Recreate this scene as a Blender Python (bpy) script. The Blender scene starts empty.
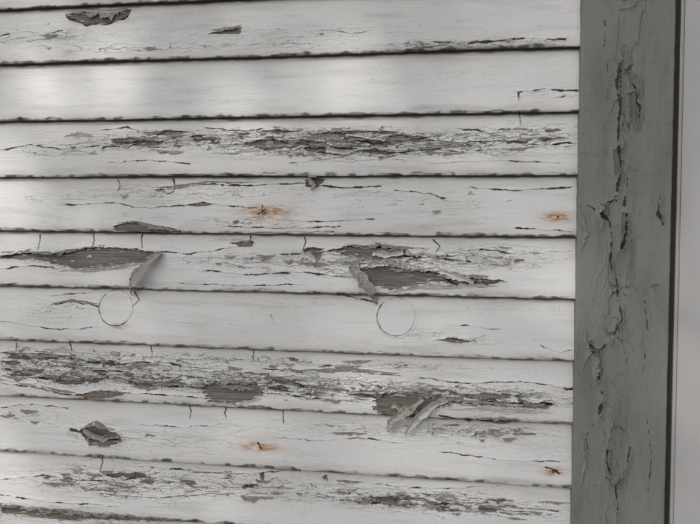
import bpy, bmesh, math, numpy as np
from mathutils import Matrix, Vector
rng = np.random.default_rng(7)
ZC = 1.50                      # height of the picture centre above ground

# ---------------------------------------------------------------- calibration of the survey photo
F = 680.0
def nrm(a):
    a = np.array(a, float); return a/np.linalg.norm(a)
Xw = nrm((4357, 72, -680)); Zw = -nrm((-516, 37700, 680))
Zw = nrm(Zw - Xw*np.dot(Xw, Zw)); Yw = np.cross(Zw, Xw)
R = np.array([Xw, Yw, Zw])     # cam(right,down,fwd) -> world
fwd = R @ np.array([0, 0, 1.0])
D0 = 1.21
CAM = -D0*fwd
PX = D0/F
def P(x, y, depth=0.005):
    d = R @ np.array([x-350.0, y-262.0, F])
    t = (depth-CAM[1])/d[1]
    p = CAM + d*t
    return float(p[0]), float(p[2])

# ---------------------------------------------------------------- noise
TAB = rng.random((256, 256)).astype(np.float32)*2*np.pi
TC, TS = np.cos(TAB), np.sin(TAB)
RT = rng.random((6, 256, 256)).astype(np.float32)
def perlin(x, y, seed=0):
    x = np.asarray(x, np.float32)+seed*17.37+500; y = np.asarray(y, np.float32)+seed*9.71+500
    xi = np.floor(x).astype(np.int32); yi = np.floor(y).astype(np.int32)
    fx = x-xi; fy = y-yi
    u = fx*fx*fx*(fx*(fx*6-15)+10); v = fy*fy*fy*(fy*(fy*6-15)+10)
    def g(a, b, dx, dy):
        a = (xi+a) & 255; b = (yi+b) & 255
        return TC[a, b]*dx+TS[a, b]*dy
    n00 = g(0, 0, fx, fy); n10 = g(1, 0, fx-1, fy); n01 = g(0, 1, fx, fy-1); n11 = g(1, 1, fx-1, fy-1)
    return ((n00*(1-u)+n10*u)*(1-v)+(n01*(1-u)+n11*u)*v)*1.5
def fbm(x, y, seed=0, o=3):
    s = 0; a = 1.0; t = 0
    for i in range(o):
        s = s+a*perlin(x*2**i, y*2**i, seed+i*3); t += a; a *= 0.5
    return s/t
def worley(x, y, seed=0):
    """returns F2-F1, offset y from cell centre, four per-cell randoms"""
    x = np.asarray(x, np.float32)+seed*13.1+700; y = np.asarray(y, np.float32)+seed*7.7+700
    xi = np.floor(x).astype(np.int32); yi = np.floor(y).astype(np.int32)
    f1 = np.full(x.shape, 9., np.float32); f2 = f1.copy(); dy = np.zeros_like(f1); ca = np.zeros_like(xi); cb = np.zeros_like(xi)
    for a in (-1, 0, 1):
        for b in (-1, 0, 1):
            ia = (xi+a) & 255; ib = (yi+b) & 255
            ox = xi+a+RT[0, ia, ib]-x; oy = yi+b+RT[1, ia, ib]-y
            d = np.sqrt(ox*ox+oy*oy)
            m = d < f1
            f2 = np.where(m, f1, np.minimum(f2, d)); f1 = np.where(m, d, f1)
            dy = np.where(m, -oy, dy); ca = np.where(m, ia, ca); cb = np.where(m, ib, cb)
    return f2-f1, dy, RT[2, ca, cb], RT[3, ca, cb], RT[4, ca, cb], RT[5, ca, cb]
def sstep(a, b, x):
    t = np.clip((x-a)/(b-a), 0, 1); return t*t*(3-2*t)

# ---------------------------------------------------------------- clapboard lines (butt edges)
LL = [(8, -16), (63, 47), (121, 111), (177, 174.5), (231, 237), (287, 298), (341, 360), (396, 425), (451, 489), (507, 553)]
VL = []
for a, b in LL:
    VL.append((P(0, a, 0)[1]+P(576, b, 0)[1])/2)
EXPO = (VL[0]-VL[-1])/9
UR = P(577, 262, 0)[0]+0.004
UL_V = P(0, 262)[0]

def butt_wave(u, k):
    return 0.0013*perlin(u*3.0, np.full_like(u, k*3.3), 40)+0.0007*perlin(u*14, np.full_like(u, k*5.1), 41)+.0004*perlin(u*60, np.full_like(u, k*2.1), 42)

# ---------------------------------------------------------------- wear survey
DAM = [ (150,140,90,13,.72),(320,143,120,17,.95),(450,145,100,15,.65),(40,150,60,15,.45),(540,135,50,14,.4),
 (200,192,130,12,.5),(450,200,110,18,.32),(60,200,60,12,.25),(230,222,200,8,.45),
 (70,256,90,12,.8),(380,262,110,16,.92),(220,262,60,12,.45),(500,255,60,14,.5),
 (55,308,60,14,.42),(450,338,90,9,.35),(230,300,160,8,.22),
 (50,368,100,20,1.0),(190,378,110,16,.85),(330,386,100,13,.8),(480,398,110,13,.75),(300,362,240,6,.55),
 (130,435,120,15,.4),(480,430,90,12,.5),(330,430,120,12,.35),(30,415,50,8,.4),
 (100,485,120,18,.55),(260,485,200,18,.5),(450,505,150,12,.65),(60,515,160,10,.85),
 (300,32,250,18,.3),(480,44,110,6,.6),(40,35,70,12,.4),(130,50,150,6,.4),(545,92,40,7,.4),(250,115,300,3,.3)]
DAMm = [(*P(cx, cy), rx*PX, ry*PX, a) for cx, cy, rx, ry, a in DAM]
# exposed wood polygons : (points, jag mm, lift mm)
POLY = [
 ([(64,14),(80,10),(108,12),(130,8),(127,17),(108,23),(84,24),(68,20)],.6,1.6),
 ([(208,34),(224,30),(242,27),(240,34)],.7,1.5),
 ([(122,144),(138,140),(166,141),(160,145),(140,146)],1.4,2.4),
 ([(148,133),(165,130),(188,131),(176,136),(160,135)],1.2,2.4),
 ([(190,136),(199,134),(206,139),(196,142)],1.2,2.6),
 ([(244,143),(262,139),(288,141),(284,148),(266,151)],1.6,2.8),
 ([(298,149),(318,146),(356,149),(350,154),(322,154)],1.5,3.2),
 ([(318,134),(330,131),(347,133),(340,139),(324,138)],1.5,3.2),
 ([(384,137),(400,134),(428,137),(420,142),(394,141)],1.6,2.8),
 ([(360,151),(380,150),(398,153),(384,156)],1.2,2.4),
 ([(262,131),(278,129),(296,131),(280,134)],1.2,2.4),
 ([(304,180),(312,177),(324,179),(318,187),(306,187)],1.0,3.2),
 ([(186,205),(202,202),(214,204),(200,207)],1.0,2.0),
 ([(114,226),(134,221),(150,224),(178,229),(184,233),(140,233),(118,231)],1.2,2.6),
 ([(30,258),(60,252),(92,247),(134,249),(158,253),(146,262),(118,266),(86,270),(60,265)],2.4,3.4),
 ([(0,256),(30,252),(52,256),(30,260),(0,259)],1.4,2.4),
 ([(230,243),(252,240),(252,247),(240,247)],1.2,2.0),
 ([(302,250),(310,247),(322,249),(320,259),(308,258)],1.2,3.4),
 ([(330,250),(352,245),(384,246),(408,251),(404,258),(380,262),(350,256)],2.6,3.2),
 ([(354,269),(392,266),(412,270),(440,272),(450,280),(416,285),(392,290),(368,284)],2.4,3.4),
 ([(440,280),(470,277),(505,281),(480,288),(452,286)],1.5,3.0),
 ([(436,340),(452,338),(474,341),(460,344)],1.3,1.6),
 ([(203,386),(222,381),(244,380),(264,386),(262,397),(236,404),(208,401)],2.5,3.4),
 ([(54,381),(80,378),(112,377),(96,383),(66,385)],1.6,2.6),
 ([(76,395),(100,390),(128,392),(118,397),(90,399)],1.4,2.6),
 ([(10,372),(30,369),(48,372),(30,376)],1.2,2.2),
 ([(150,384),(172,381),(190,384),(172,388)],1.3,2.2),
 ([(376,398),(392,392),(420,393),(446,398),(452,404),(430,410),(412,417),(386,416),(374,408)],2.3,3.4),
 ([(446,398),(480,400),(520,402),(552,403),(548,409),(512,407),(470,404)],1.2,3.2),
 ([(77,431),(96,424),(116,433),(124,441),(108,447),(90,445),(86,438)],1.6,3.0),
 ([(470,420),(500,419),(520,422),(500,425)],1.0,2.0),
 ([(259,475),(263,473),(264,481),(261,482)],0.8,1.2),
 ([(322,478),(326,476),(328,482),(324,484)],0.8,1.2),
 ([(0,508),(40,510),(90,514),(150,519),(180,523),(100,521),(30,517),(0,514)],1.2,2.4),
]
# cracks : (points, half width px, lift mm)
STK = [
 ([(66,17),(85,24),(106,24),(124,18),(130,9)],1.0,1.2),
 ([(0,36),(20,31),(44,34),(62,30)],.4,.5),([(386,46),(430,42),(470,44),(520,39),(566,41)],.6,.6),([(330,30),(350,34),(372,31)],.3,.4),
 ([(519,101),(519,92),(545,89),(578,91)],.9,.9),([(519,112),(521,126)],.7,.3),([(553,98),(566,96)],.4,.3),
 ([(100,130),(125,127),(148,133)],.6,1.2),([(205,127),(240,131),(262,129)],.6,1.2),([(0,150),(30,145),(62,149),(100,145),(124,147)],.5,1.2),
 ([(345,139),(372,143),(386,139)],.7,1.5),([(425,140),(460,143),(498,140),(540,145),(574,143)],.6,1.2),([(398,153),(430,149),(470,153)],.6,1.2),
 ([(452,128),(482,131),(510,128)],.5,.9),([(290,163),(330,160),(352,163)],.4,.8),([(440,163),(500,160),(560,164)],.4,.8),
 ([(110,163),(150,160),(190,164)],.4,.8),
 ([(117,180),(119,186),(117,193)],.7,.3),([(172,179),(174,186),(173,192),(167,194)],.9,.4),([(155,190),(175,188),(205,184),(258,185)],.8,2.0),([(258,185),(300,183),(345,188),(380,186)],.6,1.3),
 ([(395,190),(430,194),(445,198)],.6,1.3),([(60,205),(110,203),(150,208),(188,205)],.5,1.0),([(214,204),(256,209)],.5,.9),([(262,206),(264,219)],.9,.2),([(258,215),(266,210)],.6,.2),
 ([(470,188),(520,190),(572,187)],.4,.8),([(280,220),(330,222),(375,219)],.5,.9),([(230,226),(280,229),(340,227)],.6,1.2),([(515,228),(572,232)],.5,.7),
 ([(38,235),(39,242),(37,250)],.8,.3),([(92,234),(93,240),(91,250)],.9,.3),([(141,233),(140,240),(142,248)],.9,.3),([(250,236),(250,246)],.7,.3),([(304,237),(305,243),(303,250)],.9,.3),([(433,240),(440,246),(436,252)],.7,.8),
 ([(0,257),(36,252),(64,254),(92,247)],1.,2.3),([(134,249),(190,254),(232,247)],.6,1.3),([(0,268),(30,266),(60,268)],.6,1.2),
 ([(322,253),(350,246),(390,246),(424,249)],1.1,2.4),([(404,256),(436,258),(470,262)],.7,1.6),([(404,267),(440,275),(455,284),(500,280)],1.1,2.4),([(350,268),(372,290),(377,303)],.9,1.5),
 ([(480,250),(520,254),(570,251)],.4,.8),([(200,270),(250,275),(300,272),(350,277)],.6,1.1),([(180,283),(240,286),(300,284)],.4,.8),
 ([(44,306),(66,302),(97,306)],.8,1.4),([(50,296),(80,293),(104,292)],.5,.9),([(133,292),(138,300),(133,306)],.8,.8),([(0,320),(22,324),(60,330),(98,327)],.4,.7),
 ([(270,315),(276,325)],.3,.2),([(540,345),(560,352),(574,350)],.5,.8),([(335,294),(362,300),(378,303)],.9,1.3),([(450,325),(500,329)],.35,.6),
 ([(15,344),(15,352)],.8,.2),([(68,344),(70,350),(69,358)],.9,.3),([(150,347),(151,358)],.8,.3),([(253,351),(252,356),(254,362)],.8,.3),
 ([(0,353),(40,358),(62,358),(110,365),(160,362),(206,370)],.7,2.0),([(0,368),(24,372),(54,381)],.9,2.0),([(112,378),(150,384),(205,388)],.7,1.7),([(60,366),(100,371),(160,375)],.6,1.7),
 ([(0,382),(40,388),(78,396)],.7,1.8),([(128,393),(170,395),(206,398)],.6,1.6),([(262,368),(300,373),(350,371),(400,377)],.7,1.6),([(300,386),(340,389),(376,398)],.7,1.8),
 ([(420,378),(470,384),(520,382),(566,388)],.6,1.4),([(262,392),(310,398),(360,402)],.6,1.3),([(430,392),(444,398),(500,402),(552,404)],1.2,2.4),
 ([(552,386),(566,390),(574,389)],.7,.6),
 ([(188,405),(190,412),(189,419)],.8,.3),([(225,408),(224,414),(226,420)],.9,.3),([(282,411),(283,424)],.8,.3),([(440,415),(470,421),(520,421)],.9,2.0),([(0,408),(30,405),(66,409)],.6,1.1),
 ([(70,430),(78,431),(90,440),(122,440)],.9,1.8),([(140,425),(180,428),(220,425)],.4,.8),([(258,443),(262,450)],.9,.2),([(275,437),(310,441),(360,438),(400,443)],.45,.8),([(546,468),(560,473)],.8,.3),
 ([(440,452),(500,460),(560,462)],.4,.8),([(86,462),(96,458)],.5,.3),([(100,456),(101,464),(99,473)],.9,.3),([(0,480),(40,476),(96,482),(150,478)],.5,1.1),([(100,494),(160,498),(210,494)],.5,1.1),
 ([(150,468),(230,475),(300,472)],.4,.8),([(340,500),(400,506),(480,503),(560,512)],.6,1.2),([(210,483),(250,487),(262,482)],.45,.8),([(370,484),(430,490),(500,487)],.4,.9),([(0,495),(60,502),(120,506)],.7,1.3),
]
RUST = [(266,212,28,7,1.2),(262,216,9,5,.9),(558,217,14,5,1.25),(260,447,20,5,1.15),(553,472,11,4,1.1),(312,252,10,5,.3),(120,326,9,4,.8),(470,236,22,2.5,.5),(232,240,16,2.5,.5),(560,391,10,3,.4)]
PLUG = [(115.5,308,17,18,1.3),(396,317,19,19,.85)]
NAILS = [(265,213),(558,217),(261,448),(553,472)]

def seg_dist(u, v, pts):
    best = np.full(u.shape, 1e9, np.float32); dv = np.zeros(u.shape, np.float32)
    for (a, b), (c, d) in zip(pts[:-1], pts[1:]):
        ex, ey = c-a, d-b; L = ex*ex+ey*ey+1e-12
        t = np.clip(((u-a)*ex+(v-b)*ey)/L, 0, 1)
        qx = u-(a+t*ex); qy = v-(b+t*ey)
        dd = np.sqrt(qx*qx+qy*qy); m = dd < best
        best = np.where(m, dd, best); dv = np.where(m, qy, dv)
    return best, dv
def inside(u, v, pts):
    r = np.zeros(u.shape, bool); n = len(pts)
    for i in range(n):
        a, b = pts[i]; c, d = pts[(i+1) % n]
        r ^= ((b > v) != (d > v)) & (u < (c-a)*(v-b)/((d-b) if d != b else 1e-12)+a)
    return r

POLYm = [([P(*q) for q in p], j*1e-3, l*1e-3) for p, j, l in POLY]
STKm = [([P(*q) for q in p], w*PX, l*1e-3) for p, w, l in STK]
def circ(cx, cy, rx, ry): return [P(cx+rx*math.cos(t), cy+ry*math.sin(t)) for t in np.linspace(0, 2*np.pi, 33)]
PLUGm = [(circ(*p[:4]), P(p[0], p[1]), p[2]*PX, p[4]) for p in PLUG]
VTOP, VBOT = P(0, -20)[1], P(0, 560)[1]
def damage(u, v):
    D = 0.10+0.16*fbm(u*3, v*9, 2, 2)
    for pu, pv, rx, ry, a in DAMm:
        D = D+a*np.exp(-((u-pu)/rx)**2-((v-pv)/ry)**2)
    far = sstep(0.0, 0.1, UL_V-u)+sstep(0.0, .1, v-VTOP)+sstep(0, .1, VBOT-v)
    D = D+np.clip(far, 0, 1)*(0.25+0.5*fbm(u*2.5, v*9, 30, 2))
    return np.clip(D, 0, 1.3)

def siding_fields(u, v, s):
    u = u.astype(np.float32); v = v.astype(np.float32)
    D = damage(u, v)
    wx = fbm(u*25, v*50, 4, 3); wy = fbm(u*40, v*90, 5, 3)
    h = 0.0007*fbm(u*8, v*20, 6, 3)+0.00014*fbm(u*45, v*260, 7, 2)
    ex = np.zeros_like(u); dk = np.zeros_like(u); ru = np.zeros_like(u)
    # individual cupped flakes
    i = np.nonzero(D > .20)[0]
    if len(i):
        uu = u[i]; vv = v[i]; Di = D[i]
        for fu, fv, sd, am, th in ((13, 115, 1, 1.5, .50), (36, 235, 2, .7, .50)):
            e, dy, r1, r2, r3, r4 = worley((uu+.034*wx[i]+.004*wy[i])*fu, (vv+.0055*wy[i]+.006*fbm(uu*12, vv*26, 90+sd, 2))*fv, sd)
            g = np.clip((Di-th+.55*(r3-.5))*2.2, 0, 1)
            h[i] += g*am*(.0022*(.25+r2)*np.exp(-e/.13)*np.where(dy*(r1-.35) < 0, 1.0, .2)+.0032*(r1-.45)*dy)
            gap = sstep(.10, .02, e)*g*(r4 > .25)
            dk[i] = np.maximum(dk[i], .9*gap)
            miss = (r4 > 1.0-.25*np.clip(Di-.48, 0, 1))*sstep(.06, .11, e)*(g > .3)
            ex[i] = np.maximum(ex[i], miss); h[i] -= .0012*miss; dk[i] *= 1-.6*miss
    for (fu, fv, sd, am, th) in ((9, 85, 8, 1.0, .24), (20, 170, 12, .8, .32)):
        n = fbm((u+wx*.012)*fu, (v+wy*.0035)*fv, sd, 3)
        gate = np.clip(D-th+0.45*fbm(u*22, v*60, sd+1, 2), 0, 1)
        w = 0.055*gate
        line = sstep(1.0, .35, np.abs(n)/(w+1e-4))*(gate > .02)
        h = h+am*.0028*gate*np.exp(-np.clip(n, 0, 9)/.10)*(n > -w*.4)
        dk = np.maximum(dk, line*np.clip(gate*2.2, 0, 1)*.8)
    # surveyed exposed patches, edges splinter along the grain
    jx = 3.2*fbm(u*22, v*420, 20, 3)+1.5*fbm(u*130, v*130, 22, 2); jy = 1.3*fbm(u*75, v*150, 21, 3)+.5*perlin(u*330, v*330, 23)
    for pts, jag, lift in POLYm:
        xs = [p[0] for p in pts]; ys = [p[1] for p in pts]
        i = np.nonzero((u > min(xs)-.025) & (u < max(xs)+.025) & (v > min(ys)-.014) & (v < max(ys)+.014))[0]
        if len(i) == 0: continue
        uu = u[i]+jx[i]*jag*1.6; vv = v[i]+jy[i]*jag*1.3
        d, dv = seg_dist(uu, vv, pts+[pts[0]]); ins = inside(uu, vv, pts)
        sd = np.where(ins, -d, d)
        e = sstep(.0002, -.0003, sd)
        keep = sstep(.26, .36, fbm(u[i]*45, v[i]*420, 25, 3))*(d < .007)
        e = e*(1-keep)
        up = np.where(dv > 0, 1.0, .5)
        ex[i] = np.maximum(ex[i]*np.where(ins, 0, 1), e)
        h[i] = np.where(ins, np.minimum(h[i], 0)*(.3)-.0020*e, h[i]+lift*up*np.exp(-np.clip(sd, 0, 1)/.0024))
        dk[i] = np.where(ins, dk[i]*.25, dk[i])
        dk[i] = np.maximum(dk[i], .8*e*np.exp(-d/.0013)*np.where(dv < 0, 1, .25))  # shade below the upper paint edge painted in as a dark band
    for pts, w, lift in STKm:
        xs = [p[0] for p in pts]; ys = [p[1] for p in pts]
        i = np.nonzero((u > min(xs)-.015) & (u < max(xs)+.015) & (v > min(ys)-.012) & (v < max(ys)+.012))[0]
        if len(i) == 0: continue
        vert = (max(ys)-min(ys)) > (max(xs)-min(xs))
        q = .5 if vert else 1.
        uu = u[i]+jx[i]*.0008*q+(.0012*perlin(v[i]*120, u[i]*9, 31) if vert else 0); vv = v[i]+(jy[i]*.0012+.0026*wx[i]+.0012*perlin(u[i]*45, v[i]*10, 29))*q
        d, dv = seg_dist(uu, vv, pts)
        if vert: taper = .45+.75*np.clip((v[i]-min(ys))/(max(ys)-min(ys)), 0, 1)
        ww = w*((.75+.6*fbm(u[i]*70, v[i]*100, 24, 2))*taper if vert else (.55+2.3*fbm(u[i]*38, v[i]*20, 24, 3)))
        l = sstep(ww+.0005, ww-.0003, d)*np.clip(ww/.0006, 0, 1)
        dk[i] = np.maximum(dk[i], l); h[i] = h[i]-.0008*l+(1-l)*lift*1.1*np.exp(-d/.0032)*np.where(dv > 0, 1, .1)
    for ring, c, r, a in PLUGm:
        i = np.nonzero((np.abs(u-c[0]) < r*1.6) & (np.abs(v-c[1]) < r*1.6))[0]
        if len(i) == 0: continue
        d, _ = seg_dist(u[i]+.0005*wx[i], v[i]+.0010*wy[i], ring)
        rr = np.hypot(u[i]-c[0], v[i]-c[1])
        clean = sstep(r*1.02, r*.9, rr)
        dk[i] *= 1-clean; ex[i] *= 1-clean; h[i] = h[i]*(1-clean)+clean*.0004
        ang = np.arctan2(v[i]-c[1], u[i]-c[0])
        wv = np.clip(.55+.5*np.cos(ang+2.6)+.9*perlin(ang*2.5, ang*0+c[0]*9, 3), .12, 1.6)
        l = sstep(.0012*wv+.0005, .0002, d)*np.clip(a*(.3+.65*wv), 0, 1)
        dk[i] = np.maximum(dk[i], l); h[i] += (-.0010*l+.0012*np.exp(-((rr-r-.0022)/.0018)**2)*np.clip(wv, .5, 1.2)+.0006*np.exp(-((rr-r+.002)/.002)**2))
    for cx, cy, rx, ry, a in RUST:
        pu, pv = P(cx, cy)
        q = ((u-pu)/(rx*PX))**2+((v-pv)/(ry*PX))**2
        ru = np.maximum(ru, a*np.exp(-q*1.1)*(.75+1.3*fbm(u*50, v*220, 33, 4)))
    # butt edge : worn paint, brown, plus a painted shadow line in dk
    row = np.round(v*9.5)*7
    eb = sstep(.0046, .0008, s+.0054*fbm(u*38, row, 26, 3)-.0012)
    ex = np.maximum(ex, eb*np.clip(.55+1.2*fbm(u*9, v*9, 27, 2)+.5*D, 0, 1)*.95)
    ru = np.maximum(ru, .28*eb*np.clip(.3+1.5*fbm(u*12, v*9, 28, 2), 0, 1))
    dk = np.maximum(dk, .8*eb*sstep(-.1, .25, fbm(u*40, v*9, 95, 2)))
    # weather staining (0 clean .. 1 stained)
    st = .42*sstep(.0, .6, fbm(u*7, v*60, 61, 5))+.35*sstep(-.1, .6, fbm(u*3, v*8, 62, 3))+.45*sstep(.018, .002, s+.010*fbm(u*12, row, 63, 2))
    st = st+.20*np.clip(D-.4, 0, 1)+.6*sstep(.46, .62, fbm(u*150+3*wx, v*190+3*wy, 64, 2))*sstep(0., .3, fbm(u*5, v*14, 65, 2))
    return h, np.clip(ex, 0, 1), np.clip(dk, 0, 1), np.clip(ru, 0, 1), np.clip(st, 0, 1)

# ---------------------------------------------------------------- mesh helpers
def grid_mesh(name, co, col, mat, tone=None):
    Rr, Cc = co.shape[:2]
    me = bpy.data.meshes.new(name)
    idx = np.arange(Rr*Cc).reshape(Rr, Cc)
    a, b, c, d = idx[:-1, :-1].ravel(), idx[1:, :-1].ravel(), idx[1:, 1:].ravel(), idx[:-1, 1:].ravel()
    q = np.stack([a, b, c, d], 1).ravel().astype(np.int32)
    n = len(a)
    me.vertices.add(Rr*Cc); me.vertices.foreach_set("co", co.reshape(-1).astype(np.float32))
    me.loops.add(n*4); me.loops.foreach_set("vertex_index", q)
    me.polygons.add(n); me.polygons.foreach_set("loop_start", np.arange(0, n*4, 4, dtype=np.int32))
    me.update(calc_edges=True)
    if col is not None:
        at = me.attributes.new("wear_shade", 'FLOAT_COLOR', 'POINT'); at.data.foreach_set("color", col.reshape(-1).astype(np.float32))
    if tone is not None:
        at = me.attributes.new("stain", 'FLOAT', 'POINT'); at.data.foreach_set("value", tone.reshape(-1).astype(np.float32))
    me.shade_smooth()
    me.materials.append(mat)
    ob = bpy.data.objects.new(name, me); bpy.context.collection.objects.link(ob)
    return ob
def empty(name):
    e = bpy.data.objects.new(name, None); bpy.context.collection.objects.link(e); return e
def box(name, x0, x1, y0, y1, z0, z1, mat, bev=.0015):
    bm = bmesh.new(); bmesh.ops.create_cube(bm, size=1)
    for v in bm.verts:
        v.co = Vector(((x0+x1)/2+v.co.x*(x1-x0), (y0+y1)/2+v.co.y*(y1-y0), (z0+z1)/2+v.co.z*(z1-z0)))
    if bev: bmesh.ops.bevel(bm, geom=bm.edges[:], offset=bev, segments=2, affect='EDGES')
    me = bpy.data.meshes.new(name); bm.to_mesh(me); bm.free(); me.materials.append(mat)
    ob = bpy.data.objects.new(name, me); bpy.context.collection.objects.link(ob); return ob

# ---------------------------------------------------------------- materials
class NT:
    def __init__(s, name):
        s.m = bpy.data.materials.new(name); s.m.use_nodes = True; s.t = s.m.node_tree; s.n = s.t.nodes; s.l = s.t.links
        s.b = s.n["Principled BSDF"]; s.tc = s.n.new("ShaderNodeTexCoord")
    def lk(s, a, b): s.l.new(a, b)
    def noise(s, scale, vec=(1, 1, 1), detail=4, rough=.55, off=0):
        mp = s.n.new("ShaderNodeMapping"); mp.inputs['Scale'].default_value = vec; mp.inputs['Location'].default_value = (off, off, off)
        s.lk(s.tc.outputs['Object'], mp.inputs['Vector'])
        t = s.n.new("ShaderNodeTexNoise"); t.inputs['Scale'].default_value = scale; t.inputs['Detail'].default_value = detail; t.inputs['Roughness'].default_value = rough
        s.lk(mp.outputs[0], t.inputs['Vector']); return t.outputs['Fac']
    def ramp(s, fac, stops):
        r = s.n.new("ShaderNodeValToRGB"); e = r.color_ramp.elements
        while len(e) < len(stops): e.new(.5)
        for x, (p, c) in zip(e, stops):
            x.position = p; x.color = (c, c, c, 1) if isinstance(c, (int, float)) else (*c, 1)
        s.lk(fac, r.inputs[0]); return r.outputs[0]
    def mix(s, fac, a, b, mode='MIX'):
        m = s.n.new("ShaderNodeMix"); m.data_type = 'RGBA'; m.blend_type = mode
        for sock, val in ((m.inputs[0], fac), (m.inputs[6], a), (m.inputs[7], b)):
            if isinstance(val, (int, float)): sock.default_value = val
            elif isinstance(val, tuple): sock.default_value = (*val, 1)
            else: s.lk(val, sock)
        return m.outputs[2]
    def math(s, op, a, b=0.0):
        m = s.n.new("ShaderNodeMath"); m.operation = op
        for sock, val in ((m.inputs[0], a), (m.inputs[1], b)):
            if isinstance(val, (int, float)): sock.default_value = val
            else: s.lk(val, sock)
        return m.outputs[0]
    def bump(s, h, dist, prev=None, strength=1):
        b = s.n.new("ShaderNodeBump"); b.inputs['Distance'].default_value = dist; b.inputs['Strength'].default_value = strength
        s.lk(h, b.inputs['Height'])
        if prev is not None: s.lk(prev, b.inputs['Normal'])
        return b.outputs[0]

def wear_material(name, paint, stain, wood_a, wood_b, vertical=False, rough=.5):
    k = NT(name)
    st = (lambda a, b: (b, 1, a)) if vertical else (lambda a, b: (a, 1, b))
    at = k.n.new("ShaderNodeAttribute"); at.attribute_name = "wear_shade"
    a2 = k.n.new("ShaderNodeAttribute"); a2.attribute_name = "stain"
    sep = k.n.new("ShaderNodeSeparateColor"); k.lk(at.outputs['Color'], sep.inputs[0])
    ex, dk, ru = sep.outputs[0], sep.outputs[1], sep.outputs[2]
    pc = k.mix(a2.outputs['Fac'], paint, stain)
    n5 = k.noise(26, st(1, 12), 4, .6, 11)
    hl = k.ramp(k.math('ABSOLUTE', k.math('SUBTRACT', n5, .5)), [(0, 1), (.012, 0)])
    gate = k.ramp(k.noise(5, st(1, 4), 2, .5, 21), [(.48, 0), (.66, 1)])
    pc = k.mix(k.math('MULTIPLY', k.math('MULTIPLY', hl, gate), .55), pc, (.13, .12, .11))
    g = k.noise(55, st(.25, 12), 5, .72, 7)
    wc = k.ramp(g, [(.34, wood_a), (.5, tuple((x+y)*.5 for x, y in zip(wood_a, wood_b))), (.66, wood_b)])
    c = k.mix(ex, pc, wc)
    rc = k.mix(k.ramp(g, [(.35, 0), (.65, 1)]), (.26, .085, .025), (.56, .32, .13))
    c = k.mix(ru, c, rc)
    c = k.mix(dk, c, (.020, .017, .015))  # near-black for cracks, grime and painted shade
    k.lk(c, k.b.inputs['Base Color'])
    k.lk(k.mix(ex, (rough,)*3, (.85, .85, .85)), k.b.inputs['Roughness'])
    k.b.inputs['Specular IOR Level'].default_value = .45
    b = k.bump(k.noise(120, st(1, 3), 2, .6, 1), .0005, None, .4)
    b = k.bump(k.math('MULTIPLY', g, ex), .0018, b, .9)
    k.lk(b, k.b.inputs['Normal'])
    return k.m

M_W = wear_material("peeling_white_paint", (.765, .757, .752), (.50, .485, .465), (.075, .066, .058), (.34, .305, .27), False, .40)
M_T = wear_material("cracked_grey_green_paint", (.208, .222, .196), (.148, .156, .138), (.11, .105, .092), (.27, .26, .23), True, .6)

def simple(name, col, rough=.7, var=.15, scale=40, vec=(1, 1, 1), bd=.001, det=3):
    k = NT(name); n = k.noise(scale, vec, det, .6)
    lo = tuple(x*(1-var) for x in col); hi = tuple(min(1, x*(1+var)) for x in col)
    k.lk(k.mix(k.ramp(n, [(.3, 0), (.7, 1)]), lo, hi), k.b.inputs['Base Color'])
    k.b.inputs['Roughness'].default_value = rough
    k.lk(k.bump(n, bd, None, .6), k.b.inputs['Normal']); return k.m
M_FF = simple("paint_flake_front", (.64, .63, .62), .55, .2, 120, (1, 1, 4), .0008)
M_FB = simple("paint_flake_back", (.25, .23, .21), .85, .4, 110, (1, 1, 4), .001)
M_FR = simple("weathered_curl", (.36, .335, .305), .75, .5, 130, (1.5, 1, 3), .0014)
M_TF = simple("trim_flake", (.215, .225, .20), .65, .25, 130, (3, 1, 1), .0008)
M_DW = simple("old_sheathing", (.05, .04, .035), .9)
M_RW = simple("off_white_casing_paint", (.50, .49, .49), .5, .06, 12, (1, 1, .3), .0006)
M_NL = simple("rusty_nail", (.09, .045, .025), .8, .5, 300)

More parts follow.
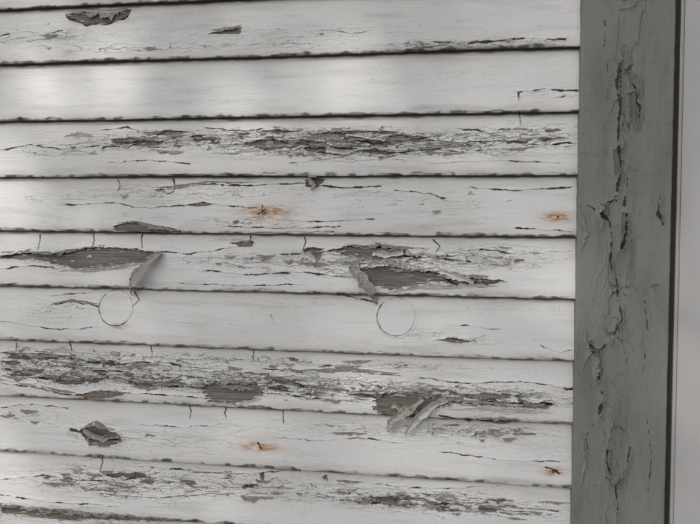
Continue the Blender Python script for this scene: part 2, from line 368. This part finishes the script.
# ---------------------------------------------------------------- clapboards
siding = empty("clapboard_siding")
u_fine = np.arange(UL_V-.05, UR+.0011, .00112)
u_coarse = np.arange(-2.6, u_fine[0]-.004, .008)
UC = np.concatenate([u_coarse, u_fine])
def face_y(s): return .0115*np.clip(s, 0, 1)/EXPO
vls = {k: VL[k] for k in range(len(VL))}
for k in range(-14, 0): vls[k] = VL[0]+(-k)*EXPO
for k in range(len(VL), 24): vls[k] = VL[-1]-(k-len(VL)+1)*EXPO
for k in range(-13, 24):
    vb, vt = vls[k], vls.get(k-1, vls[k]+EXPO)
    dense = 0 <= k <= 10
    cols = UC if dense else np.concatenate([np.arange(-2.6, UR, .02), [UR]])
    step = .00075 if dense else .005
    s_rows = np.arange(vt-vb+.007, .0018, -step)
    rad = .0013
    prof = [(s, face_y(s), 1.0) for s in s_rows]
    for a in (15, 35, 55, 75, 90):
        t = math.radians(a); prof.append((rad-rad*math.sin(t), rad-rad*math.cos(t), .6))
    for y in (.004, .007, .010, .0135): prof.append((0, y, .0))
    prof = np.array(prof)
    S = np.repeat(prof[:, 0:1], len(cols), 1); Yb = np.repeat(prof[:, 1:2], len(cols), 1); Wt = np.repeat(prof[:, 2:3], len(cols), 1)
    U = np.repeat(cols[None, :], len(prof), 0)
    wave = butt_wave(cols.astype(np.float32), k)[None, :]
    V = vb+S+wave*np.clip(1-S/.03, 0, 1)
    h, ex, dk, ru, st = [a.reshape(U.shape) for a in siding_fields(U.ravel(), V.ravel(), S.ravel())]
    h = h*Wt
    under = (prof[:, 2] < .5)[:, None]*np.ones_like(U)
    ex = np.maximum(ex, under*.85); dk = np.maximum(dk, under*.85)  # underside darkened as part of the painted shadow line
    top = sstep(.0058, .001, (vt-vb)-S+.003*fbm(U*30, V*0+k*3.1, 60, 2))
    dk = np.maximum(dk, top*.8)  # grime and the shadow under the board above, painted into the colour
    if not dense: h = h*.3
    co = np.stack([U, Yb-h, V+ZC], -1)
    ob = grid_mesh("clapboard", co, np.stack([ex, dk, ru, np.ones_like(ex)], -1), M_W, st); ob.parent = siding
ob = box("sheathing", -2.6, UR+.08, .016, .05, 0.02, ZC+1.6, M_DW, 0); ob.parent = siding

def surf_y(v):
    for k in range(-14, 23):
        if vls[k] <= v < vls.get(k-1, 9): return face_y(v-vls[k])
    return 0.
# ---------------------------------------------------------------- lifted paint flakes
def flake_mesh(name, co, m1=None, par=None):
    ob = grid_mesh(name, co, None, m1 or M_FF)
    ob.data.materials.append(m1 if m1 else M_FB)
    m = ob.modifiers.new("thickness", 'SOLIDIFY'); m.thickness = .0007; m.offset = 0; m.material_offset = 1; m.material_offset_rim = 0
    ob.parent = par or siding; return ob
def ribbon(name, pts, cup=.4, seed=0, lean=0., m1=None):
    n = 44; A = np.array([(*P(p[0], p[1]), p[2]*1e-3, p[3]*PX) for p in pts])
    t = np.linspace(0, len(A)-1, n); B = np.stack([np.interp(t, range(len(A)), A[:, j]) for j in range(4)], 1)
    ker = np.array([1, 2, 3, 4, 3, 2, 1])/16.
    for j in range(4): B[:, j] = np.convolve(np.pad(B[:, j], 3, 'edge'), ker, 'valid')
    T = np.gradient(B[:, :2], axis=0); T /= np.linalg.norm(T, axis=1)[:, None]+1e-9
    N = np.stack([-T[:, 1], T[:, 0]], 1)
    m = 13; co = np.zeros((n, m, 3)); x = np.linspace(0, 1, n)
    base = np.array([surf_y(q) for q in B[:, 1]])
    for j in range(m):
        c = j/(m-1)*2-1
        jag = 1+(.7*perlin(x*7, np.full(n, seed*3.+np.sign(c)*5), 50)+.3*perlin(x*26, np.full(n, seed*3.+np.sign(c)*5), 51))*abs(c)
        wv = B[:, 3]*.5*c*jag
        hh = B[:, 2]+cup*np.abs(wv)*abs(c)+lean*wv+.0006*perlin(x*9, np.full(n, c*1.5+seed), 54)
        co[:, j] = np.stack([B[:, 0]+N[:, 0]*wv, base-hh, B[:, 1]+N[:, 1]*wv+ZC], 1)
    return flake_mesh(name, co, m1)
def lip_m(name, A, L0, ang0=12, ang1=70, seed=0, updir=-1, m1=None):
    A = np.array(A); n = max(14, int(np.hypot(*(A[-1]-A[0]))/.0010))
    t = np.linspace(0, len(A)-1, n)
    B = np.stack([np.interp(t, range(len(A)), A[:, j]) for j in range(2)], 1)
    B[:, 1] += .0014*perlin(B[:, 0]*60, np.full(n, seed*1.7), 57)
    m = 8; co = np.zeros((n, m, 3)); x = np.linspace(0, 1, n)
    sk = rng.uniform(.6, 1.7); xx = x**sk
    env = np.clip(np.sin(np.pi*xx)**.7, .02, 1)*(.75+.8*fbm(B[:, 0]*70, np.full(n, seed*2.), 51, 3)+.45*fbm(B[:, 0]*320, np.full(n, seed*2.), 52, 2))
    L = L0*np.clip(env, .03, 2)
    curl = .75+.7*fbm(B[:, 0]*35, np.full(n, seed*4.), 53, 2)
    px_ = np.zeros(n); pz = np.full(n, .0005)
    base = np.array([surf_y(q) for q in B[:, 1]])
    for j in range(m):
        co[:, j] = np.stack([B[:, 0], base-pz, B[:, 1]+updir*px_+ZC], 1)
        ph = np.radians((ang0+(ang1-ang0)*j/(m-1))*curl)
        px_ = px_+np.cos(ph)*L/(m-1); pz = pz+np.sin(ph)*L/(m-1)
    return flake_mesh(name, co, m1)
def lip(name, pts, length, a0=12, a1=70, seed=0, updir=-1, m1=None):
    return lip_m(name, [P(*p) for p in pts], length*PX, a0, a1, seed, updir, m1)

lip("paint_flake", [(64,12),(80,8),(106,9),(129,6)], 12, 3, 45, 1, -1, M_FR)
lip("paint_flake", [(210,30),(226,27),(242,25)], 5, 15, 60, 2)
lip("paint_flake", [(116,223),(134,220),(152,224),(180,230)], 6, 20, 70, 3)
lip("paint_flake", [(0,252),(34,249),(62,251),(92,245),(118,247)], 5.5, 20, 75, 4)
lip("paint_flake", [(60,271),(90,272),(120,269),(146,263)], 6, 20, 80, 5, 1)
lip("paint_flake", [(328,247),(352,243),(386,243),(412,248)], 7, 20, 75, 6)
lip("paint_flake", [(352,264),(392,262),(420,265),(446,271)], 8, 20, 75, 7, -1, M_FR)
lip("paint_flake", [(392,292),(418,289),(450,289),(500,286)], 7, 15, 70, 8, 1)
lip("paint_flake", [(436,276),(470,274),(504,278)], 6, 15, 70, 9)
lip("paint_flake", [(205,382),(224,378),(246,377),(264,384)], 6, 15, 70, 10)
lip("paint_flake", [(206,403),(236,407),(262,399)], 5, 15, 70, 30, 1)
lip("paint_flake", [(376,395),(392,390),(420,390),(446,395),(490,398),(550,400)], 6, 20, 70, 11)
lip("paint_flake", [(446,409),(480,410),(520,413),(552,413)], 5.5, 15, 70, 12, 1)
lip("paint_flake", [(78,429),(96,421),(116,430)], 7, 25, 95, 13)
lip("paint_flake", [(298,146),(322,143),(356,146)], 6, 20, 70, 14)
lip("paint_flake", [(318,131),(332,128),(347,130)], 5, 20, 70, 15)
lip("paint_flake", [(384,134),(402,131),(428,134)], 5, 20, 70, 16)
lip("paint_flake", [(122,141),(140,137),(166,138)], 4.5, 20, 60, 17)
lip("paint_flake", [(304,178),(314,175),(326,178)], 5, 30, 90, 18)
lip("paint_flake", [(155,187),(176,185),(206,181),(258,182)], 4.5, 20, 60, 19)
lip("paint_flake", [(54,379),(80,375),(112,375)], 5.5, 20, 60, 20)
lip("paint_flake", [(0,365),(24,369),(52,377)], 5, 20, 60, 21)
lip("paint_flake", [(470,418),(500,416),(520,419)], 4.5, 20, 60, 22)
lip("paint_flake", [(330,262),(352,259),(380,264),(404,260)], 7, 20, 80, 31, 1)
lip("paint_flake", [(404,254),(424,252),(450,257)], 5, 20, 80, 32, -1, M_FR)
lip("paint_flake", [(50,303),(72,299),(98,304)], 4, 20, 60, 33)
lip("paint_flake", [(0,351),(40,355),(64,355),(110,362)], 5, 15, 60, 34)
lip("paint_flake", [(112,376),(150,381),(206,385)], 5, 15, 60, 35)
lip("paint_flake", [(262,366),(300,370),(350,368),(400,374)], 4.5, 12, 60, 36)
lip("paint_flake", [(300,384),(340,386),(376,394)], 5, 12, 60, 37)
lip("paint_flake", [(0,505),(40,507),(90,511),(150,516)], 5, 12, 60, 38)
lip("paint_flake", [(0,379),(40,385),(78,392)], 5, 12, 60, 39)
cs = "curled_paint_strip"
ribbon(cs, [(162,252,2,4),(157,257,7,9),(147,266,13,12),(139,277,15,10),(134,287,11,7),(132,296,6,2)], .9, 1, .9, M_FR)
ribbon(cs, [(352,266,2,10),(361,274,7,10),(368,284,10,9),(374,294,8,6),(377,305,3,2)], .7, 2, -.6, M_FR)
ribbon(cs, [(300,254,1,6),(308,256,5,7),(317,261,6,3)], .6, 3, .3)
ribbon(cs, [(424,398,3,7),(412,406,11,8),(400,414,15,8),(392,421,14,6),(387,431,9,2)], .8, 4, .5, M_FR)
ribbon(cs, [(448,400,3,5),(432,405,12,7),(420,414,17,7),(412,424,14,6),(406,434,9,2)], .8, 5, -.4)
ribbon(cs, [(392,404,4,6),(410,410,10,6),(428,412,8,3)], .6, 6, .3, M_FR)
ribbon(cs, [(84,429,3,5),(96,434,8,8),(108,437,9,7),(121,435,5,3)], .9, 7, .6, M_FR)
ribbon(cs, [(372,253,2,4),(388,255,6,6),(404,252,4,3)], .6, 9, .4)
ribbon(cs, [(438,270,2,5),(456,276,7,6),(474,283,5,3)], .7, 10, .4)
ribbon(cs, [(308,178,2,5),(314,184,7,5),(312,191,5,2)], .6, 11, .3, M_FR)
ribbon(cs, [(326,150,2,4),(342,153,6,5),(358,150,3,2)], .6, 12, .4)
# many small lifted chips wherever the paint is breaking up
cnt = 0; tries = 0
pc1 = P(115.5, 308); pc2 = P(396, 317)
while cnt < 290 and tries < 20000:
    tries += 1
    u = rng.uniform(UL_V-.03, UR-.03); v = rng.uniform(VBOT+.02, VTOP-.02)
    Dm = float(damage(np.array([u], np.float32), np.array([v], np.float32))[0])
    if rng.random() > max(0, Dm-.34)**1.4*1.6: continue
    kk = [k for k in range(0, 10) if vls[k]+.008 < v < vls.get(k-1, 9)-.010]
    if not kk: continue
    if np.hypot(u-pc1[0], v-pc1[1]) < .045 or np.hypot(u-pc2[0], v-pc2[1]) < .045: continue
    ln = (.012+.075*rng.random()**2)*(.6+.5*Dm); sl_ = rng.normal(0, .05)
    A = [(u-ln/2, v-sl_*ln/2), (u, v+rng.normal(0, .0012)), (u+ln/2, v+sl_*ln/2)]
    lip_m("paint_chip", A, rng.uniform(.0035, .0100), rng.uniform(6, 25), rng.uniform(30, 90), cnt+100, -1 if rng.random() < .72 else 1, M_FR if rng.random() < .15 else None)
    cnt += 1
for x, y in NAILS:
    u, v = P(x, y); bm = bmesh.new()
    bmesh.ops.create_cone(bm, cap_ends=True, segments=14, radius1=.0022, radius2=.0018, depth=.0012)
    bmesh.ops.rotate(bm, verts=bm.verts, matrix=Matrix.Rotation(math.radians(90), 3, 'X'))
    bmesh.ops.translate(bm, verts=bm.verts, vec=(u, surf_y(v)-.0002, v+ZC))
    me = bpy.data.meshes.new("nail_head"); bm.to_mesh(me); bm.free(); me.materials.append(M_NL)
    o = bpy.data.objects.new("nail_head", me); bpy.context.collection.objects.link(o); o.parent = siding

# ---------------------------------------------------------------- grey-green trim board
TL = (P(583, 0, -.01)[0]+P(571, 524, -.01)[0])/2
TR = (P(675, 0, -.01)[0]+P(666, 524, -.01)[0])/2
TSTK = [([(619,60),(617,84),(621,108),(618,140),(622,168),(616,196)],1.3,2.4),([(616,196),(608,206),(600,214),(610,222),(612,240)],1.2,2.0),([(626,215),(627,232),(622,250)],1.5,2.2),
 ([(634,84),(640,110),(637,130)],.8,1.5),([(621,168),(628,180),(624,205)],.9,1.4),([(660,195),(658,215),(663,224)],1.1,1.2),([(598,208),(606,203),(616,200)],1.0,1.2),
 ([(612,338),(602,349),(592,352),(596,368),(600,380),(590,388)],1.5,2.4),([(600,380),(603,398),(598,420),(606,436)],1.1,1.8),([(590,345),(598,352)],1.2,1.2),([(618,300),(622,320),(612,338)],1.0,1.5),
 ([(608,440),(606,462),(612,476)],.9,1.4),([(630,448),(626,470),(616,486),(618,510)],.9,1.4),([(596,420),(586,436),(590,462)],.6,1.0),
 ([(612,240),(610,262),(616,280),(618,300)],.9,1.3),([(588,205),(600,214)],.8,.8),([(606,20),(604,50),(608,72)],.4,.6),([(645,300),(648,340),(643,372)],.4,.7),([(648,420),(652,460),(646,500)],.4,.7)]
TPOLY = [([(619,62),(625,60),(623,90),(626,112),(621,110)],1.2,1.8),([(628,94),(637,90),(642,118),(634,130),(629,112)],1.5,1.8),([(622,212),(628,214),(626,246),(621,250)],1.,2.0),
 ([(598,206),(606,204),(611,214),(603,222)],1.,1.8),([(593,352),(600,349),(603,376),(597,382)],1.2,2.0),([(657,202),(662,206),(661,218)],.8,1.2),([(585,344),(592,340),(594,352),(588,356)],.9,1.4),([(650,286),(658,284),(656,292)],.8,1.),
 ([(613,150),(619,146),(620,172),(615,176)],1.2,1.6),([(606,452),(612,450),(613,470),(608,474)],1.,1.5)]
TSTKm = [([P(x, y, -.01) for x, y in p], w*PX, l*1e-3) for p, w, l in TSTK]
TPOLYm = [([P(x, y, -.01) for x, y in p], j*1e-3, l*1e-3) for p, j, l in TPOLY]
def trim_fields(u, v):
    u = u.astype(np.float32); v = v.astype(np.float32)
    c = P(616, 200)[0]
    D = .24+.35*fbm(u*14, v*4, 70, 2)+.38*np.exp(-((u-c)/.030)**2)
    wx = fbm(u*60, v*25, 71, 3); wy = fbm(u*40, v*30, 72, 3)
    h = .0009*fbm(u*25, v*8, 73, 3)+.00022*fbm(u*250, v*30, 74, 2)
    ex = np.zeros_like(u); dk = np.zeros_like(u)
    for fu, fv, sd, am, th in ((34, 11, 3, 1.9, .42), (80, 26, 4, .6, .52)):
        e, dx, r1, r2, r3, r4 = worley((v+.022*wy+.006*wx)*fv, (u+.009*wx)*fu, sd)
        g = np.clip((D-th+.5*(r3-.5))*2.4, 0, 1)
        h = h+g*am*(.0014*(.3+r2)*np.exp(-e/.10)*np.where(dx*(r1-.5) < 0, 1., .2)+.0020*(r1-.5)*dx)
        dk = np.maximum(dk, .75*sstep(.05, .01, e)*g*(r4 > .35))
        miss = (r4 > .93)*sstep(.04, .10, e)*(g > .4); ex = np.maximum(ex, miss*.8); h = h-.0008*miss
    for fu, fv, sd, am, th in ((38, 9, 75, 1., .42), (75, 20, 79, .6, .50)):
        n = fbm((u+wx*.004)*fu, (v+wy*.012)*fv, sd, 3)
        gate = np.clip(D-th+.45*fbm(u*35, v*14, sd+1, 2), 0, 1); w = .035*gate
        h = h+am*.0024*gate*np.exp(-np.clip(n, 0, 9)/.1)*(n > -w*.4)
        dk = np.maximum(dk, sstep(1, .4, np.abs(n)/(w+1e-4))*(gate > .02)*np.clip(gate*2.6, 0, 1)*.7)
    jx = fbm(u*250, v*90, 86, 3); jy = 3*fbm(u*300, v*40, 87, 3)
    for pts, jag, lift in TPOLYm:
        d, _ = seg_dist(u+jx*jag, v+jy*jag, pts+[pts[0]]); ins = inside(u+jx*jag, v+jy*jag, pts); sd = np.where(ins, -d, d)
        e = sstep(.0003, -.0005, sd); ex = np.maximum(ex, e)
        h = np.where(ins, -.0009*e, h+lift*np.exp(-np.clip(sd, 0, 1)/.003))
    for pts, w, lift in TSTKm:
        d, _ = seg_dist(u+jx*.0014+.003*wx, v+jy*.0010, pts)
        side = np.where(u+.003*wx > np.interp(v, sorted(p[1] for p in pts), [p[0] for p in sorted(pts, key=lambda q: q[1])]), 1, .25)
        ww = w*(.55+2.2*fbm(u*20, v*60, 89, 3))
        l = sstep(ww+.0005, ww-.0003, d)*np.clip(ww/.0006, 0, 1)
        dk = np.maximum(dk, l*.95); h = h-.0007*l+(1-l)*lift*side*np.exp(-d/.005)
    st = .6*sstep(-.1, .5, fbm(u*30, v*6, 91, 4))+.4*sstep(.2, .5, fbm(u*120, v*60, 92, 2))
    return h, ex, np.clip(dk, 0, 1), np.clip(st, 0, 1)
vfine = np.arange(P(620, -25)[1], P(620, 550)[1], -.0011)
vco = np.concatenate([np.arange(1.55, vfine[0]+.004, -.01), vfine, np.arange(vfine[-1]-.004, -ZC+.03, -.01)])
front = -.010; rad = .003
prof = [(TL, .014), (TL, .0), (TL, front+rad+.002)]
for a in (0, 22, 45, 68, 90):
    t = math.radians(a); prof.append((TL+rad-rad*math.cos(t), front+rad-rad*math.sin(t)))
for x in np.arange(TL+rad+.0009, TR-rad, .0009): prof.append((x, front))
for a in (90, 68, 45, 22, 0):
    t = math.radians(a); prof.append((TR-rad+rad*math.cos(t), front+rad-rad*math.sin(t)))
prof += [(TR, front+.01), (TR, .03)]
prof = np.array(prof)
U = np.repeat(prof[None, :, 0], len(vco), 0); Yb = np.repeat(prof[None, :, 1], len(vco), 0); V = np.repeat(vco[:, None], len(prof), 1)
h, ex, dk, st = [a.reshape(U.shape) for a in trim_fields(U.ravel(), V.ravel())]
fr = (Yb < front+.0005)
h = np.where(fr, h, h*.3)
edge = .0009*fbm(V*40, U*0+1, 90, 3)
co = np.stack([U+np.where(fr, 0, edge), Yb-h, V+ZC], -1)
trim_p = empty("vertical_trim_board")
trim = grid_mesh("board", co, np.stack([ex, dk, np.zeros_like(ex), np.ones_like(ex)], -1), M_T, st); trim.parent = trim_p
def vlip(pts, L0, side, seed, a0=8, a1=60):
    A = np.array([P(x, y, front) for x, y in pts]); n = max(16, int(abs(A[-1, 1]-A[0, 1])/.0011)); t = np.linspace(0, len(A)-1, n)
    B = np.stack([np.interp(t, range(len(A)), A[:, j]) for j in range(2)], 1)
    B[:, 0] += .002*perlin(B[:, 1]*45, np.full(n, seed*1.3), 57)
    x = np.linspace(0, 1, n); m = 8; co = np.zeros((n, m, 3))
    env = np.clip(np.sin(np.pi*x**rng.uniform(.6, 1.6))**.7, .02, 1)*(.8+.9*fbm(B[:, 1]*60, np.full(n, seed*2.), 51, 3)+.4*fbm(B[:, 1]*260, np.full(n, seed*2.), 52, 2))
    L = L0*PX*np.clip(env, .03, 2); px_ = np.zeros(n); pz = np.full(n, .0006)
    for j in range(m):
        co[:, j] = np.stack([B[:, 0]+side*px_, front-pz, B[:, 1]+ZC], 1)
        ph = math.radians(a0+(a1-a0)*j/(m-1)); px_ = px_+math.cos(ph)*L/(m-1); pz = pz+math.sin(ph)*L/(m-1)
    flake_mesh("trim_paint_flake", co, M_TF, trim_p)
vlip([(626,58),(624,84),(628,110),(626,134)], 8, -1, 1)
vlip([(642,86),(645,110),(640,132)], 7, -1, 2)
vlip([(628,140),(627,168),(622,196)], 8, -1, 3)
vlip([(597,200),(594,212),(602,232)], 9, 1, 4)
vlip([(632,212),(633,232),(627,252)], 7, -1, 5)
vlip([(590,348),(591,368),(594,386)], 9, 1, 6)
vlip([(608,376),(608,398),(604,422)], 7, -1, 7)
vlip([(603,440),(601,462),(607,480)], 6, 1, 8)
vlip([(634,450),(631,470),(622,490)], 6, -1, 9)
vlip([(664,196),(664,210),(666,224)], 5, -1, 10)
vlip([(624,296),(627,320),(618,340)], 6, -1, 11)
vlip([(581,206),(583,228),(581,252)], 5, 1, 12)
vlip([(583,330),(585,350),(582,372)], 6, 1, 13)
vlip([(580,430),(582,458),(579,488)], 5, 1, 14)
vlip([(620,246),(618,268),(622,290)], 6, -1, 15)

# ---------------------------------------------------------------- casing to the right
cas = empty("white_door_casing")
gx = TR+.0135
o = box("casing_back_board", TR+.0006, TR+.02, .014, .03, .02, ZC+1.55, M_DW, 0); o.parent = cas
o = box("casing_face", gx, gx+.11, .004, .035, .02, ZC+1.55, M_RW, .005); o.parent = cas
o = box("casing_outer_bead", gx+.1106, gx+.135, -.008, .035, .02, ZC+1.55, M_RW, .006); o.parent = cas
o = box("door_jamb", gx+.1356, gx+.16, .03, .12, .02, ZC+1.55, M_RW, .002); o.parent = cas

# ---------------------------------------------------------------- ground
M_G = simple("garden_soil_and_grass", (.075, .075, .058), .95, .5, 6, (1, 1, 1), .02)
me = bpy.data.meshes.new("ground"); s = 150
me.from_pydata([(-s, -s, 0), (s, -s, 0), (s, s, 0), (-s, s, 0)], [], [(0, 1, 2, 3)]); me.materials.append(M_G)
bpy.context.collection.objects.link(bpy.data.objects.new("ground", me))

# ---------------------------------------------------------------- unseen tree added to block the sun and shape its patches
sun_from = nrm((-.38, -.72, .58))
M_L = bpy.data.materials.new("gobo_leaf_green"); M_L.use_nodes = True
M_L.node_tree.nodes["Principled BSDF"].inputs['Base Color'].default_value = (.07, .09, .04, 1)
M_B = simple("gobo_bark", (.10, .08, .06), .95, .4, 20, (1, 1, .2), .01)
TD = 4.2
org = np.array([-.05, 0, ZC]); cc = org+sun_from*TD
a1 = nrm(np.cross(sun_from, (0, 0, 1))); a2 = np.cross(a1, sun_from)
beams = [(45,92,.022),(110,90,.022),(305,86,.012),(356,80,.016),(6,170,.018),(0,215,.018),(0,470,.022),(26,510,.014)]
bp = []
for x, y, r in beams:
    u, v = P(x, y); q = np.array([u, 0, v+ZC])-org; bp.append((q@a1, q@a2, r))
NL = 9500
la = (rng.random(NL)*2-1)*1.35; lb = (rng.random(NL)*2-1)*1.2; lc = rng.normal(0, .3, NL)
keep = (la/1.35)**2+(lb/1.2)**2 < 1.0+.2*np.sin(np.arctan2(lb, la)*7)
for x, y, r in bp: keep &= np.hypot(la-x, lb-y) > r+.030  # leaves left out along the beams to let sun patches through
la, lb, lc = la[keep], lb[keep], lc[keep]; n = len(la)
ctr = cc+la[:, None]*a1+lb[:, None]*a2+lc[:, None]*sun_from
d1 = rng.normal(size=(n, 3)); d1 -= .8*(d1@sun_from)[:, None]*sun_from; d1 /= np.linalg.norm(d1, axis=1)[:, None]
d2 = np.cross(d1, sun_from+rng.normal(size=(n, 3))*.3); d2 /= np.linalg.norm(d2, axis=1)[:, None]
vv = np.stack([ctr-d1*.040, ctr+d2*.025, ctr+d1*.040, ctr-d2*.025], 1).reshape(-1, 3)
me = bpy.data.meshes.new("gobo_crown"); me.from_pydata(vv.tolist(), [], np.arange(4*n).reshape(-1, 4).tolist()); me.materials.append(M_L)
gobo_tree = empty("sun_gobo_tree")
o = bpy.data.objects.new("gobo_crown", me); bpy.context.collection.objects.link(o); o.parent = gobo_tree
cu = bpy.data.curves.new("gobo_trunk", 'CURVE'); cu.dimensions = '3D'; cu.bevel_depth = 1; cu.bevel_resolution = 2
base = np.array([cc[0]-.6, cc[1]-1.2, 0.0])
def limb(pts, rr):
    sp = cu.splines.new('POLY'); sp.points.add(len(pts)-1)
    for p, q, r in zip(sp.points, pts, rr): p.co = (*q, 1); p.radius = r
fork = np.array([base[0]+.1, base[1]+.2, 2.6])
limb([base, base+(.02, .05, 1.2), fork], [.19, .14, .11])
for i in range(9):
    ang = i*.7; rr_ = 1.0
    tip = cc+a1*rr_*math.cos(ang)*1.0+a2*rr_*math.sin(ang)*.9
    mid = (fork+tip)/2+np.array([0, -.3, .1])
    if any(np.hypot((tip-cc)@a1-x, (tip-cc)@a2-y) < .12 for x, y, r in bp): continue
    limb([fork, mid, tip], [.06, .035, .008])
o = bpy.data.objects.new("gobo_trunk", cu); cu.materials.append(M_B); bpy.context.collection.objects.link(o); o.parent = gobo_tree

# ---------------------------------------------------------------- light
w = bpy.data.worlds.new("World"); bpy.context.scene.world = w; w.use_nodes = True
nt = w.node_tree; bg = nt.nodes["Background"]
sky = nt.nodes.new("ShaderNodeTexSky"); sky.sky_type = 'NISHITA'; sky.sun_disc = False
el = math.asin(sun_from[2]); az = math.atan2(sun_from[0], sun_from[1])
sky.sun_elevation = el; sky.sun_rotation = az; sky.dust_density = 3; sky.ozone_density = 1
hs = nt.nodes.new("ShaderNodeHueSaturation"); hs.inputs['Saturation'].default_value = .34
nt.links.new(sky.outputs[0], hs.inputs['Color']); nt.links.new(hs.outputs[0], bg.inputs['Color'])
bg.inputs['Strength'].default_value = .15
sl = bpy.data.lights.new("sun", 'SUN'); sl.energy = 2.2; sl.angle = math.radians(1.7); sl.color = (1, .97, .92)
so = bpy.data.objects.new("sun", sl); bpy.context.collection.objects.link(so)
so.rotation_euler = Vector(-sun_from).to_track_quat('-Z', 'Y').to_euler()

# ---------------------------------------------------------------- camera
cd = bpy.data.cameras.new("camera"); cam = bpy.data.objects.new("camera", cd); bpy.context.collection.objects.link(cam)
right = R @ np.array([1., 0, 0]); up = R @ np.array([0, -1., 0]); back = -fwd
cam.matrix_world = Matrix(((right[0], up[0], back[0], CAM[0]), (right[1], up[1], back[1], CAM[1]), (right[2], up[2], back[2], CAM[2]+ZC), (0, 0, 0, 1)))
cd.sensor_width = 36; cd.lens = 36*F/700; cd.clip_start = .02; cd.clip_end = 600
bpy.context.scene.camera = cam
sc = bpy.context.scene; sc.view_settings.view_transform = 'Standard'; sc.view_settings.look = 'None'; sc.view_settings.exposure = 0
